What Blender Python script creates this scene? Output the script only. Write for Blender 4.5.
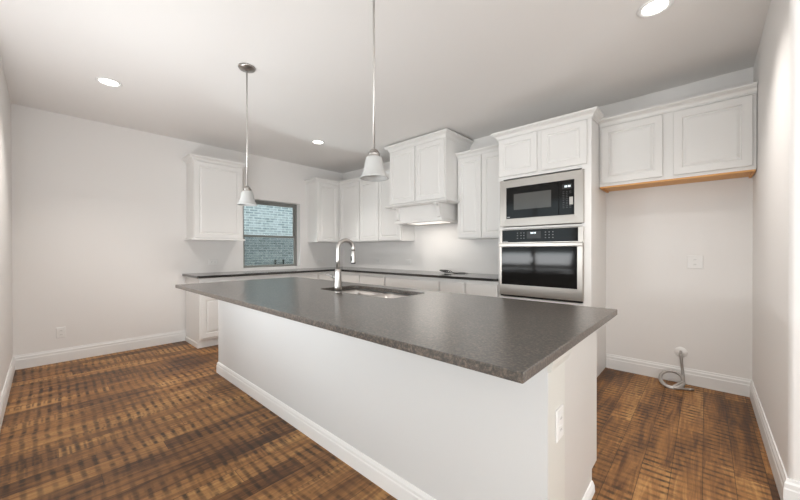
import bpy, bmesh, math, random
from mathutils import Vector, Matrix
random.seed(7)
sc = bpy.context.scene
COL = sc.collection
for o in list(bpy.data.objects):
    bpy.data.objects.remove(o)

# ------------------------------------------------------------------ camera
H = 2.74            # ceiling height
W = 5.547           # right wall
L = 4.19            # front wall (y = -L)
yaw, pitch, roll = 0.7406, -0.0044, -0.0015
cam = bpy.data.cameras.new('camera')
cam.sensor_width = 36.0
cam.lens = 329.22 / 800 * 36.0
cam.shift_x = -4.318 / 800
cam.shift_y = 2.333 / 800
cam.clip_start = 0.02
co = bpy.data.objects.new('camera', cam)
COL.objects.link(co)
fw = Vector((-math.sin(yaw) * math.cos(pitch), math.cos(yaw) * math.cos(pitch), math.sin(pitch)))
rt = Vector((math.cos(yaw), math.sin(yaw), 0))
up = rt.cross(fw)
c_, s_ = math.cos(roll), math.sin(roll)
rt, up = rt * c_ + up * s_, up * c_ - rt * s_
m4 = Matrix((rt, up, -fw)).transposed().to_4x4()
m4.translation = Vector((5.2565, -3.9672, 1.2211))
co.matrix_world = m4
sc.camera = co

# ------------------------------------------------------------------ world, sun, area lights, exposure
world = bpy.data.worlds.new('sky')
sc.world = world
world.use_nodes = True
bg = world.node_tree.nodes['Background']
bg.inputs[0].default_value = (0.86, 0.94, 1.0, 1)
bg.inputs[1].default_value = 1.55

def area(name, loc, direction, sx, sy, power, color=(1, 1, 1)):
    l = bpy.data.lights.new(name, 'AREA')
    l.shape = 'RECTANGLE'
    l.size, l.size_y = sx, sy
    l.energy = power
    l.color = color
    o = bpy.data.objects.new(name, l)
    o.location = loc
    o.rotation_euler = Vector(direction).to_track_quat('-Z', 'Y').to_euler()
    COL.objects.link(o)
    return o

FILL_TINT = (0.96, 0.98, 1.0)
UPT = 3.2        # steep upward tilt that sends the fill lamps at the ceiling
# added fill strips inside the living room windows, tilted up to brighten the ceiling
for i, x in enumerate((4.6, 6.5, 8.4)):
    area('rear_window_fill', (x, -7.41, 0.55), (0, 1, UPT), 1.38, 0.09, 42, FILL_TINT)
for i, y in enumerate((-3.9, -6.1)):
    area('side_window_fill', (9.51, y, 0.55), (-1, 0, UPT), 1.48, 0.09, 98, FILL_TINT)
# added fill lamps: at the front wall opening, and hidden below the kitchen sill
area('front_window_fill', (2.6, -4.20, 1.06), (0, 1, 0.8), 1.48, 0.30, 31, FILL_TINT)
area('kitchen_window_fill', (-0.36, -1.41, 0.88), (1, 0, 1.3), 0.6, 0.14, 34, FILL_TINT)

CAN_POWER = 25
sc.view_settings.view_transform = 'Standard'
sc.view_settings.look = 'None'
sc.view_settings.exposure = 0.24
sc.view_settings.gamma = 1.0
sc.view_settings.use_curve_mapping = False

# ------------------------------------------------------------------ helpers
def lin(r, g, b):
    def f(c):
        c /= 255.0
        return c / 12.92 if c <= 0.04045 else ((c + 0.055) / 1.055) ** 2.4
    return (f(r), f(g), f(b), 1)

def wloc(o):
    v = Vector((0, 0, 0))
    while o is not None:
        v += Vector(o.location)
        o = o.parent
    return v

class MB:
    """collects shapes (given in frame coordinates) into one mesh"""
    def __init__(self, fr=None):
        self.bm = bmesh.new()
        self.fr = fr or (lambda p: Vector(p))
    def v(self, p):
        return self.bm.verts.new(self.fr(p))
    def box(self, x0, x1, y0, y1, z0, z1):
        c = [self.v((x, y, z)) for x in (x0, x1) for y in (y0, y1) for z in (z0, z1)]
        for q in ((0, 1, 3, 2), (4, 6, 7, 5), (0, 4, 5, 1), (2, 3, 7, 6), (0, 2, 6, 4), (1, 5, 7, 3)):
            self.bm.faces.new([c[i] for i in q])
        return self
    def prism(self, pts, axis, a, b):
        """polygon pts (2D) extruded along axis between a and b"""
        def mk(p, t):
            if axis == 'x': return (t, p[0], p[1])
            if axis == 'y': return (p[0], t, p[1])
            return (p[0], p[1], t)
        A = [self.v(mk(p, a)) for p in pts]
        B = [self.v(mk(p, b)) for p in pts]
        n = len(pts)
        self.bm.faces.new(A); self.bm.faces.new(B[::-1])
        for i in range(n):
            self.bm.faces.new((A[i], A[(i + 1) % n], B[(i + 1) % n], B[i]))
        return self
    def sweep(self, path, prof, closed=False):
        """profile (out, z) swept along a plan path with mitred corners; out is to the right of travel"""
        n = len(path)
        rings = []
        for i, p in enumerate(path):
            p = Vector(p)
            def nrm(a, b):
                d = (Vector(b) - Vector(a)).normalized()
                return Vector((d.y, -d.x))
            if closed:
                n1, n2 = nrm(path[i - 1], path[i]), nrm(path[i], path[(i + 1) % n])
            else:
                n1 = nrm(path[i - 1], path[i]) if i > 0 else nrm(path[0], path[1])
                n2 = nrm(path[i], path[i + 1]) if i < n - 1 else n1
            mv = n1 + n2
            mv = mv * (2.0 / mv.dot(mv)) if mv.length > 1e-6 else n1
            rings.append([self.v((p.x + mv.x * o, p.y + mv.y * o, z)) for o, z in prof])
        m = len(prof)
        for i in range(n if closed else n - 1):
            a, b = rings[i], rings[(i + 1) % n]
            for k in range(m):
                self.bm.faces.new((a[k], a[(k + 1) % m], b[(k + 1) % m], b[k]))
        if not closed:
            self.bm.faces.new(rings[0]); self.bm.faces.new(rings[-1][::-1])
        return self
    def rings(self, rects, cap_first=False, cap_last=True):
        """rects: list of (x0,x1,z0,z1,y) nested rectangles joined by faces"""
        R = []
        for x0, x1, z0, z1, y in rects:
            R.append([self.v((x0, y, z0)), self.v((x1, y, z0)), self.v((x1, y, z1)), self.v((x0, y, z1))])
        for a, b in zip(R, R[1:]):
            for k in range(4):
                self.bm.faces.new((a[k], a[(k + 1) % 4], b[(k + 1) % 4], b[k]))
        if cap_first: self.bm.faces.new(R[0][::-1])
        if cap_last: self.bm.faces.new(R[-1])
        return self
    def tube(self, pts, r, seg=12, caps=True):
        pts = [Vector(p) for p in pts]
        n = len(pts)
        rr = r if isinstance(r, (list, tuple)) else [r] * n
        t0 = (pts[1] - pts[0]).normalized()
        ref = Vector((0, 0, 1)) if abs(t0.z) < 0.9 else Vector((1, 0, 0))
        u = t0.cross(ref).normalized()
        rings = []
        for i, p in enumerate(pts):
            t = (pts[min(i + 1, n - 1)] - pts[max(i - 1, 0)]).normalized()
            u = (u - t * u.dot(t)).normalized()
            w = t.cross(u)
            ring = []
            for k in range(seg):
                a = 2 * math.pi * k / seg
                ring.append(self.v(p + (u * math.cos(a) + w * math.sin(a)) * rr[i]))
            rings.append(ring)
        for a, b in zip(rings, rings[1:]):
            for k in range(seg):
                f = self.bm.faces.new((a[k], a[(k + 1) % seg], b[(k + 1) % seg], b[k])); f.smooth = True
        if caps:
            self.bm.faces.new(rings[0][::-1]); self.bm.faces.new(rings[-1])
        return self
    def lathe(self, prof, seg=32, c=(0, 0, 0), axis='z', smooth=True, cap=True):
        """prof: (radius, height) list, revolved about an axis through c"""
        rings = []
        for r, h in prof:
            ring = []
            for k in range(seg):
                a = 2 * math.pi * k / seg
                x, y = r * math.cos(a), r * math.sin(a)
                q = (c[0] + x, c[1] + y, c[2] + h) if axis == 'z' else ((c[0] + x, c[1] + h, c[2] + y) if axis == 'y' else (c[0] + h, c[1] + x, c[2] + y))
                ring.append(self.v(q))
            rings.append(ring)
        for a, b in zip(rings, rings[1:]):
            for k in range(seg):
                f = self.bm.faces.new((a[k], a[(k + 1) % seg], b[(k + 1) % seg], b[k])); f.smooth = smooth
        if cap:
            if prof[0][0] > 1e-6: self.bm.faces.new(rings[0][::-1])
            if prof[-1][0] > 1e-6: self.bm.faces.new(rings[-1])
        return self
    def build(self, name, mat, parent=None, bevel=0, seg=2):
        bm = self.bm
        bmesh.ops.remove_doubles(bm, verts=bm.verts, dist=1e-6)
        bmesh.ops.recalc_face_normals(bm, faces=bm.faces)
        if parent is not None:
            off = wloc(parent)
            for v in bm.verts: v.co -= off
            loc = Vector((0, 0, 0))
        else:
            xs = [v.co.x for v in bm.verts]; ys = [v.co.y for v in bm.verts]; zs = [v.co.z for v in bm.verts]
            loc = Vector(((min(xs) + max(xs)) / 2, (min(ys) + max(ys)) / 2, min(zs)))
            for v in bm.verts: v.co -= loc
        me = bpy.data.meshes.new(name)
        bm.to_mesh(me); bm.free()
        me.materials.append(mat)
        o = bpy.data.objects.new(name, me)
        o.location = loc
        COL.objects.link(o)
        if parent is not None: o.parent = parent
        if bevel:
            b = o.modifiers.new('bevel', 'BEVEL')
            b.width = bevel; b.segments = seg; b.limit_method = 'ANGLE'; b.angle_limit = math.radians(40)
        return o

def tag(o, label=None, cat=None, group=None, kind=None):
    if label: o['label'] = label
    if cat: o['category'] = cat
    if group: o['group'] = group
    if kind: o['kind'] = kind
    return o

def thing(name, loc, label, cat, group=None):
    o = bpy.data.objects.new(name, None)
    o.empty_display_size = 0.1
    o.location = loc
    COL.objects.link(o)
    return tag(o, label, cat, group)

def struct(o):
    o['kind'] = 'structure'
    return o

def copy_tree(o, loc=None, rotz=None, label=None, parent=None):
    c = o.copy()
    COL.objects.link(c)
    if parent is not None: c.parent = parent
    if loc is not None: c.location = loc
    if rotz is not None: c.rotation_euler = (0, 0, rotz)
    if label: c['label'] = label
    for ch in list(o.children):
        copy_tree(ch, parent=c)
    return c

def spline(pts, n=8):
    pts = [Vector(p) for p in pts]
    P = [pts[0] * 2 - pts[1]] + pts + [pts[-1] * 2 - pts[-2]]
    out = []
    for i in range(1, len(P) - 2):
        for k in range(n):
            t = k / n
            a, b, c, d = P[i - 1], P[i], P[i + 1], P[i + 2]
            out.append(0.5 * ((2 * b) + (c - a) * t + (2 * a - 5 * b + 4 * c - d) * t * t + (3 * b - a - 3 * c + d) * t ** 3))
    out.append(pts[-1])
    return out

# frames: wall B (back, faces -y): (u, d, z) -> (u, -d, z); wall A (left, faces +x): (u, d, z) -> (d, u, z)
FB = lambda p: Vector((p[0], -p[1], p[2]))
FA = lambda p: Vector((p[1], p[0], p[2]))

# ------------------------------------------------------------------ materials
def mat(name, color, rough=0.5, metal=0.0, spec=0.5, coat=0.0):
    m = bpy.data.materials.new(name)
    m.use_nodes = True
    b = m.node_tree.nodes['Principled BSDF']
    b.inputs['Base Color'].default_value = color
    b.inputs['Roughness'].default_value = rough
    b.inputs['Metallic'].default_value = metal
    b.inputs['Specular IOR Level'].default_value = spec
    b.inputs['Coat Weight'].default_value = coat
    b.inputs['Coat Roughness'].default_value = 0.24
    return m

def nodes(m):
    nt = m.node_tree
    return nt, nt.nodes, nt.links, nt.nodes['Principled BSDF']

def add_bump(m, scale, strength, dist=0.002, detail=3):
    nt, N, K, b = nodes(m)
    tc = N.new('ShaderNodeTexCoord')
    nz = N.new('ShaderNodeTexNoise'); nz.inputs['Scale'].default_value = scale; nz.inputs['Detail'].default_value = detail
    bp = N.new('ShaderNodeBump'); bp.inputs['Strength'].default_value = strength; bp.inputs['Distance'].default_value = dist
    K.new(tc.outputs['Object'], nz.inputs['Vector'])
    K.new(nz.outputs['Fac'], bp.inputs['Height'])
    K.new(bp.outputs['Normal'], b.inputs['Normal'])
    return m

M_WALL = add_bump(mat('wall_paint', lin(236, 233, 230), 0.7, spec=0.3), 90, 0.12)
M_CEIL = add_bump(mat('ceiling_paint', lin(240, 237, 234), 0.85, spec=0.2), 70, 0.15)
M_TRIM = mat('trim_paint', lin(236, 235, 233), 0.4)
M_CAB = mat('cabinet_paint', lin(234, 232, 229), 0.36)
M_ISL = mat('island_paint', lin(214, 214, 213), 0.42)
M_ISL_LIT = mat('island_paint_lit', lin(218, 216, 209), 0.42)  # island paint lightened and warmed; puts the post's lit tone into the colour
M_ISL_SHADED = mat('island_paint_shaded', lin(213, 209, 204), 0.42)  # same island paint darkened; puts the end panel's shade into the colour
M_ROD = mat('rod_nickel', (0.60, 0.58, 0.56, 1), 0.42, 0.9)
M_PLY = mat('bare_plywood', lin(222, 164, 98), 0.5)
M_PLASTIC = mat('white_plastic', lin(236, 234, 231), 0.35)
M_SLOT = mat('dark_slot', lin(60, 58, 56), 0.6)
M_CHROME = mat('brushed_nickel', (0.50, 0.48, 0.46, 1), 0.28, 1.0)
M_NICKEL = mat('satin_nickel', (0.40, 0.38, 0.36, 1), 0.3, 1.0)
M_BRAID = mat('braided_steel', (0.46, 0.44, 0.42, 1), 0.42, 0.9)
M_BLACKPL = mat('black_plastic', lin(24, 24, 25), 0.4)
M_GLASSBLK = mat('black_glass', lin(24, 24, 24), 0.08, spec=0.3)
M_OVENGLS = mat('oven_door_glass', lin(26, 25, 24), 0.07, spec=0.14)
M_WINMESH = mat('microwave_window', lin(84, 83, 80), 0.18, spec=0.6)
M_MARK = mat('printed_mark', lin(120, 120, 120), 0.5)
M_PRINT = mat('light_print', lin(205, 205, 205), 0.5)
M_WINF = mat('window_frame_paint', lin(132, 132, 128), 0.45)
M_GROUND = add_bump(mat('ground', lin(120, 118, 104), 0.9), 20, 0.4, 0.02)

def emis(name, color, strength):
    m = mat(name, color, 0.4)
    b = m.node_tree.nodes['Principled BSDF']
    b.inputs['Emission Color'].default_value = color
    b.inputs['Emission Strength'].default_value = strength
    return m
M_LENS = emis('lamp_lens', (1, 0.95, 0.88, 1), 6.0)
M_HOODLAMP = emis('hood_lamp_lens', (1, 0.94, 0.86, 1), 0.8)
M_DIGIT = emis('display_digits', (0.85, 0.95, 1, 1), 0.9)

# brushed stainless steel
def stainless():
    m = mat('stainless_steel', (0.47, 0.435, 0.40, 1), 0.34, 1.0)
    nt, N, K, b = nodes(m)
    tc = N.new('ShaderNodeTexCoord')
    mp = N.new('ShaderNodeMapping'); mp.inputs['Scale'].default_value = (2, 2, 260)
    nz = N.new('ShaderNodeTexNoise'); nz.inputs['Scale'].default_value = 3; nz.inputs['Detail'].default_value = 4
    r = N.new('ShaderNodeMapRange'); r.inputs['To Min'].default_value = 0.28; r.inputs['To Max'].default_value = 0.42
    K.new(tc.outputs['Object'], mp.inputs['Vector']); K.new(mp.outputs['Vector'], nz.inputs['Vector'])
    K.new(nz.outputs['Fac'], r.inputs['Value']); K.new(r.outputs['Result'], b.inputs['Roughness'])
    return m
M_STEEL = stainless()
M_SINK = mat('satin_sink_steel', (0.78, 0.75, 0.72, 1), 0.3, 1.0)

# leathered dark stone
def granite():
    m = mat('leathered_granite', lin(70, 66, 62), 0.30, spec=0.7, coat=0.6)
    nt, N, K, b = nodes(m)
    tc = N.new('ShaderNodeTexCoord')
    n1 = N.new('ShaderNodeTexNoise'); n1.inputs['Scale'].default_value = 110; n1.inputs['Detail'].default_value = 5; n1.inputs['Roughness'].default_value = 0.7
    n2 = N.new('ShaderNodeTexNoise'); n2.inputs['Scale'].default_value = 9; n2.inputs['Detail'].default_value = 4
    r1 = N.new('ShaderNodeValToRGB')
    e = r1.color_ramp.elements
    e[0].position, e[0].color = 0.34, lin(28, 27, 26)
    e[1].position, e[1].color = 0.66, lin(122, 108, 95)
    k = e.new(0.5); k.color = lin(70, 63, 57)
    mx = N.new('ShaderNodeMix'); mx.data_type = 'RGBA'; mx.blend_type = 'MULTIPLY'; mx.inputs['Factor'].default_value = 0.3
    r2 = N.new('ShaderNodeValToRGB')
    r2.color_ramp.elements[0].position = 0.3; r2.color_ramp.elements[0].color = (0.55, 0.54, 0.53, 1)
    r2.color_ramp.elements[1].position = 0.7; r2.color_ramp.elements[1].color = (1, 1, 1, 1)
    bp = N.new('ShaderNodeBump'); bp.inputs['Strength'].default_value = 0.12; bp.inputs['Distance'].default_value = 0.001
    n3 = N.new('ShaderNodeTexNoise'); n3.inputs['Scale'].default_value = 60; n3.inputs['Detail'].default_value = 3
    for n in (n1, n2, n3): K.new(tc.outputs['Object'], n.inputs['Vector'])
    K.new(n1.outputs['Fac'], r1.inputs['Fac']); K.new(n2.outputs['Fac'], r2.inputs['Fac'])
    K.new(r1.outputs['Color'], mx.inputs['A']); K.new(r2.outputs['Color'], mx.inputs['B'])
    K.new(mx.outputs['Result'], b.inputs['Base Color'])
    K.new(n3.outputs['Fac'], bp.inputs['Height']); K.new(bp.outputs['Normal'], b.inputs['Normal'])
    return m
M_STONE = granite()
M_STONE2 = mat('polished_black_stone', lin(32, 31, 30), 0.12, spec=1.0)

# hand scraped plank floor: planks run along y, cross ripples about 5 cm apart
def floor_mat():
    m = mat('scraped_wood_planks', lin(120, 80, 48), 0.45, spec=0.32)
    nt, N, K, b = nodes(m)
    def math_(op, a, c=None, v=None):
        n = N.new('ShaderNodeMath'); n.operation = op
        K.new(a, n.inputs[0])
        if c is not None: K.new(c, n.inputs[1])
        elif v is not None: n.inputs[1].default_value = v
        return n.outputs[0]
    geo = N.new('ShaderNodeNewGeometry')
    sp = N.new('ShaderNodeSeparateXYZ'); K.new(geo.outputs['Position'], sp.inputs[0])
    X, Y = sp.outputs['X'], sp.outputs['Y']
    pw = 0.128
    xi = math_('DIVIDE', X, v=pw)
    idx = math_('FLOOR', xi)
    fx = math_('FRACT', xi)
    wn = N.new('ShaderNodeTexWhiteNoise'); wn.noise_dimensions = '1D'; K.new(idx, wn.inputs['W'])
    off = math_('MULTIPLY', wn.outputs['Value'], v=7.0)
    yo = math_('DIVIDE', math_('ADD', Y, off), v=1.25)
    cell = math_('FLOOR', yo)
    fy = math_('FRACT', yo)
    cb = N.new('ShaderNodeCombineXYZ'); K.new(idx, cb.inputs[0]); K.new(cell, cb.inputs[1])
    wn2 = N.new('ShaderNodeTexWhiteNoise'); wn2.noise_dimensions = '2D'; K.new(cb.outputs[0], wn2.inputs['Vector'])
    tone = wn2.outputs['Value']
    # grain: noise stretched along y, shifted per plank
    cg = N.new('ShaderNodeCombineXYZ')
    K.new(math_('MULTIPLY', X, v=26.0), cg.inputs[0])
    K.new(math_('ADD', math_('MULTIPLY', Y, v=2.2), math_('MULTIPLY', tone, v=40.0)), cg.inputs[1])
    gr = N.new('ShaderNodeTexNoise'); gr.inputs['Scale'].default_value = 1.0; gr.inputs['Detail'].default_value = 6; gr.inputs['Roughness'].default_value = 0.65; gr.inputs['Distortion'].default_value = 1.2
    K.new(cg.outputs[0], gr.inputs['Vector'])
    # large stains
    st = N.new('ShaderNodeTexNoise'); st.inputs['Scale'].default_value = 2.6; st.inputs['Detail'].default_value = 4
    K.new(geo.outputs['Position'], st.inputs['Vector'])
    # base colour from tone + grain
    # broad streaks running along the boards
    cs = N.new('ShaderNodeCombineXYZ'); K.new(math_('MULTIPLY', X, v=9.0), cs.inputs[0]); K.new(math_('MULTIPLY', Y, v=1.1), cs.inputs[1])
    sk_ = N.new('ShaderNodeTexNoise'); sk_.inputs['Scale'].default_value = 1.0; sk_.inputs['Detail'].default_value = 3
    K.new(cs.outputs[0], sk_.inputs['Vector'])
    fac = math_('ADD', math_('MULTIPLY', gr.outputs['Fac'], v=0.52), math_('MULTIPLY', tone, v=0.17))
    fac = math_('ADD', fac, math_('MULTIPLY', st.outputs['Fac'], v=0.32))
    fac = math_('ADD', fac, math_('MULTIPLY', sk_.outputs['Fac'], v=0.30))
    ramp = N.new('ShaderNodeValToRGB')
    e = ramp.color_ramp.elements
    e[0].position, e[0].color = 0.40, lin(44, 31, 22)
    e[1].position, e[1].color = 0.90, lin(208, 160, 100)
    a = e.new(0.55); a.color = lin(88, 58, 36)
    a = e.new(0.70); a.color = lin(150, 105, 61)
    K.new(fac, ramp.inputs['Fac'])
    # cross ripples
    wob = N.new('ShaderNodeTexNoise'); wob.inputs['Scale'].default_value = 1.6; wob.inputs['Detail'].default_value = 2
    K.new(geo.outputs['Position'], wob.inputs['Vector'])
    ph = math_('ADD', math_('MULTIPLY', Y, v=2 * math.pi / 0.056), math_('MULTIPLY', wob.outputs['Fac'], v=7.5))
    ph = math_('ADD', ph, math_('MULTIPLY', wn.outputs['Value'], v=0.9))
    sn = math_('SINE', ph)
    rip = N.new('ShaderNodeMapRange'); rip.inputs['From Min'].default_value = -0.15; rip.inputs['From Max'].default_value = 0.85
    K.new(sn, rip.inputs['Value'])
    mk = N.new('ShaderNodeTexNoise'); mk.inputs['Scale'].default_value = 4.5; mk.inputs['Detail'].default_value = 3
    cm = N.new('ShaderNodeCombineXYZ'); K.new(math_('MULTIPLY', X, v=2.2), cm.inputs[0]); K.new(math_('MULTIPLY', Y, v=0.6), cm.inputs[1]); K.new(math_('MULTIPLY', idx, v=0.37), cm.inputs[2])
    K.new(cm.outputs[0], mk.inputs['Vector'])
    mr = N.new('ShaderNodeMapRange'); mr.inputs['From Min'].default_value = 0.33; mr.inputs['From Max'].default_value = 0.62; mr.inputs['To Min'].default_value = 0.15; mr.inputs['To Max'].default_value = 0.9
    K.new(mk.outputs['Fac'], mr.inputs['Value'])
    ph2 = math_('ADD', math_('MULTIPLY', Y, v=2 * math.pi / 0.031), math_('MULTIPLY', wob.outputs['Fac'], v=9.0))
    ph2 = math_('ADD', ph2, math_('MULTIPLY', wn.outputs['Value'], v=6.0))
    rip2 = N.new('ShaderNodeMapRange'); rip2.inputs['From Min'].default_value = 0.0; rip2.inputs['From Max'].default_value = 0.9
    K.new(math_('SINE', ph2), rip2.inputs['Value'])
    m2 = N.new('ShaderNodeMapRange'); m2.inputs['From Min'].default_value = 0.50; m2.inputs['From Max'].default_value = 0.66
    K.new(sk_.outputs['Fac'], m2.inputs['Value'])
    # break the ripples into dabs across the board
    cd = N.new('ShaderNodeCombineXYZ'); K.new(math_('MULTIPLY', X, v=30.0), cd.inputs[0]); K.new(math_('MULTIPLY', Y, v=9.0), cd.inputs[1])
    db = N.new('ShaderNodeTexNoise'); db.inputs['Scale'].default_value = 1.0; db.inputs['Detail'].default_value = 3
    K.new(cd.outputs[0], db.inputs['Vector'])
    dr_ = N.new('ShaderNodeMapRange'); dr_.inputs['From Min'].default_value = 0.30; dr_.inputs['From Max'].default_value = 0.56; dr_.inputs['To Min'].default_value = 0.35
    K.new(db.outputs['Fac'], dr_.inputs['Value'])
    fr = math_('MULTIPLY', rip.outputs['Result'], mr.outputs['Result'])
    fr = math_('MAXIMUM', fr, math_('MULTIPLY', math_('MULTIPLY', rip2.outputs['Result'], m2.outputs['Result']), v=0.7))
    fr = math_('MULTIPLY', fr, dr_.outputs['Result'])
    mx = N.new('ShaderNodeMix'); mx.data_type = 'RGBA'; mx.blend_type = 'MIX'
    K.new(fr, mx.inputs['Factor']); K.new(ramp.outputs['Color'], mx.inputs['A'])
    mx.inputs['B'].default_value = lin(42, 31, 23)
    # joints
    ed = math_('MINIMUM', fx, math_('SUBTRACT', math_('ADD', math_('MULTIPLY', fx, v=0.0), v=1.0), fx))
    jx = math_('LESS_THAN', ed, v=0.012)
    jy = math_('LESS_THAN', fy, v=0.0022)
    j = math_('MAXIMUM', jx, jy)
    mj = N.new('ShaderNodeMix'); mj.data_type = 'RGBA'
    K.new(math_('MULTIPLY', j, v=0.7), mj.inputs['Factor']); K.new(mx.outputs['Result'], mj.inputs['A']); mj.inputs['B'].default_value = lin(36, 25, 18)
    K.new(mj.outputs['Result'], b.inputs['Base Color'])
    rr = N.new('ShaderNodeMapRange'); rr.inputs['To Min'].default_value = 0.38; rr.inputs['To Max'].default_value = 0.58
    K.new(gr.outputs['Fac'], rr.inputs['Value']); K.new(rr.outputs['Result'], b.inputs['Roughness'])
    hgt = math_('SUBTRACT', math_('MULTIPLY', gr.outputs['Fac'], v=0.5), math_('MULTIPLY', fr, v=0.5))
    hgt = math_('SUBTRACT', hgt, j)
    bp = N.new('ShaderNodeBump'); bp.inputs['Strength'].default_value = 0.3; bp.inputs['Distance'].default_value = 0.003
    K.new(hgt, bp.inputs['Height']); K.new(bp.outputs['Normal'], b.inputs['Normal'])
    return m
M_FLOOR = floor_mat()
M_BOUNCE = add_bump(mat('pale_bounce_floor', lin(178, 170, 160), 0.95), 220, 0.5)  # unseen pale floor finish, added to bounce light up to the ceiling

# neighbour's pale brick
def brick_mat():
    m = mat('pale_brick', lin(170, 180, 182), 0.85)
    nt, N, K, b = nodes(m)
    tc = N.new('ShaderNodeTexCoord')
    mp = N.new('ShaderNodeMapping'); mp.inputs['Rotation'].default_value = (0, 0, 0)
    sp = N.new('ShaderNodeSeparateXYZ'); cb = N.new('ShaderNodeCombineXYZ')
    K.new(tc.outputs['Object'], sp.inputs[0]); K.new(sp.outputs['Y'], cb.inputs[0]); K.new(sp.outputs['Z'], cb.inputs[1])
    br = N.new('ShaderNodeTexBrick')
    br.inputs['Scale'].default_value = 1; br.inputs['Brick Width'].default_value = 0.19; br.inputs['Row Height'].default_value = 0.058
    br.inputs['Mortar Size'].default_value = 0.008; br.inputs['Color1'].default_value = lin(188, 193, 194); br.inputs['Color2'].default_value = lin(146, 156, 158)
    br.inputs['Mortar'].default_value = lin(214, 220, 218)
    nz = N.new('ShaderNodeTexNoise'); nz.inputs['Scale'].default_value = 14; nz.inputs['Detail'].default_value = 4
    mx = N.new('ShaderNodeMix'); mx.data_type = 'RGBA'; mx.blend_type = 'OVERLAY'; mx.inputs['Factor'].default_value = 0.5
    K.new(cb.outputs[0], br.inputs['Vector']); K.new(tc.outputs['Object'], nz.inputs['Vector'])
    K.new(br.outputs['Color'], mx.inputs['A']); K.new(nz.outputs['Fac'], mx.inputs['B'])
    K.new(mx.outputs['Result'], b.inputs['Base Color'])
    return m
M_BRICK = brick_mat()

def pane_mat():
    m = bpy.data.materials.new('window_glass'); m.use_nodes = True
    nt = m.node_tree; N, K = nt.nodes, nt.links
    N.remove(N['Principled BSDF'])
    out = N['Material Output']
    tr = N.new('ShaderNodeBsdfTransparent'); tr.inputs[0].default_value = (0.93, 0.97, 0.97, 1)
    gl = N.new('ShaderNodeBsdfGlossy'); gl.inputs['Roughness'].default_value = 0.02
    fn = N.new('ShaderNodeFresnel'); fn.inputs['IOR'].default_value = 1.3
    mx = N.new('ShaderNodeMixShader')
    K.new(fn.outputs[0], mx.inputs[0]); K.new(tr.outputs[0], mx.inputs[1]); K.new(gl.outputs[0], mx.inputs[2]); K.new(mx.outputs[0], out.inputs['Surface'])
    return m
M_PANE = pane_mat()

def screen_mat():
    m = bpy.data.materials.new('insect_screen'); m.use_nodes = True
    nt = m.node_tree; N, K = nt.nodes, nt.links
    N.remove(N['Principled BSDF'])
    out = N['Material Output']
    tr = N.new('ShaderNodeBsdfTransparent')
    df = N.new('ShaderNodeBsdfDiffuse'); df.inputs[0].default_value = lin(66, 70, 64)
    mx = N.new('ShaderNodeMixShader'); mx.inputs[0].default_value = 0.30
    K.new(tr.outputs[0], mx.inputs[1]); K.new(df.outputs[0], mx.inputs[2]); K.new(mx.outputs[0], out.inputs['Surface'])
    return m
M_SCREEN = screen_mat()

def shade_mat():
    m = bpy.data.materials.new('frosted_glass'); m.use_nodes = True
    nt = m.node_tree; N, K = nt.nodes, nt.links
    b = N['Principled BSDF']; out = N['Material Output']
    b.inputs['Base Color'].default_value = lin(206, 206, 204); b.inputs['Roughness'].default_value = 0.3
    tl = N.new('ShaderNodeBsdfTranslucent'); tl.inputs[0].default_value = lin(206, 206, 204)
    mx = N.new('ShaderNodeMixShader'); mx.inputs[0].default_value = 0.25
    K.new(b.outputs[0], mx.inputs[1]); K.new(tl.outputs[0], mx.inputs[2]); K.new(mx.outputs[0], out.inputs['Surface'])
    return m
M_SHADE = shade_mat()

# ------------------------------------------------------------------ room shell
T = 0.14
TL = 0.24                # left (outside) wall
XR, YR = 9.5, -7.4       # living room beyond the kitchen
WY0, WY1, WZ0, WZ1 = -1.895, -0.93, 0.915, 2.045     # kitchen window opening
struct(MB().prism([(-TL, T), (-TL, -4.6), (XR + T, -4.6), (XR + T, T)], 'z', -0.1, 0.0).build('floor', M_FLOOR))
struct(MB().box(-TL, XR + T, YR - T, -4.6, -0.1, 0.0).build('living_floor', M_BOUNCE))
struct(MB().box(-TL, XR + T, YR - T, T, H, H + 0.12).build('ceiling', M_CEIL))
w = MB()
w.box(-TL, 0, -L, WY0, 0, H).box(-TL, 0, WY1, T, 0, H).box(-TL, 0, WY0, WY1, 0, WZ0).box(-TL, 0, WY0, WY1, WZ1, H)
struct(w.build('wall_left', M_WALL))
struct(MB().box(0, W, 0, T, 0, H).build('wall_back', M_WALL))
# right wall with a rounded outside corner where the kitchen opens
RY = -1.60
r = 0.02
pts = [(W, T), (W, RY + r)] + [(W + r - r * math.cos(a), RY + r - r * math.sin(a)) for a in [math.radians(q) for q in (15, 30, 45, 60, 75, 90)]] + [(XR + T, RY), (XR + T, T)]
struct(MB().prism(pts, 'z', 0, H).build('wall_right', M_WALL))
XI = 3.60
PX0, PX1, PZ0 = 1.80, 3.40, 0.90      # unseen front window opening, added to bring fill light in
w = MB().box(-TL, PX0, -L - T, -L, 0, H).box(PX1, XI, -L - T, -L, 0, H).box(PX0, PX1, -L - T, -L, 2.3, H).box(PX0, PX1, -L - T, -L, 0, PZ0).box(XI - T, XI, YR, -L - T, 0, H)
struct(w.build('wall_front', M_WALL))
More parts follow.
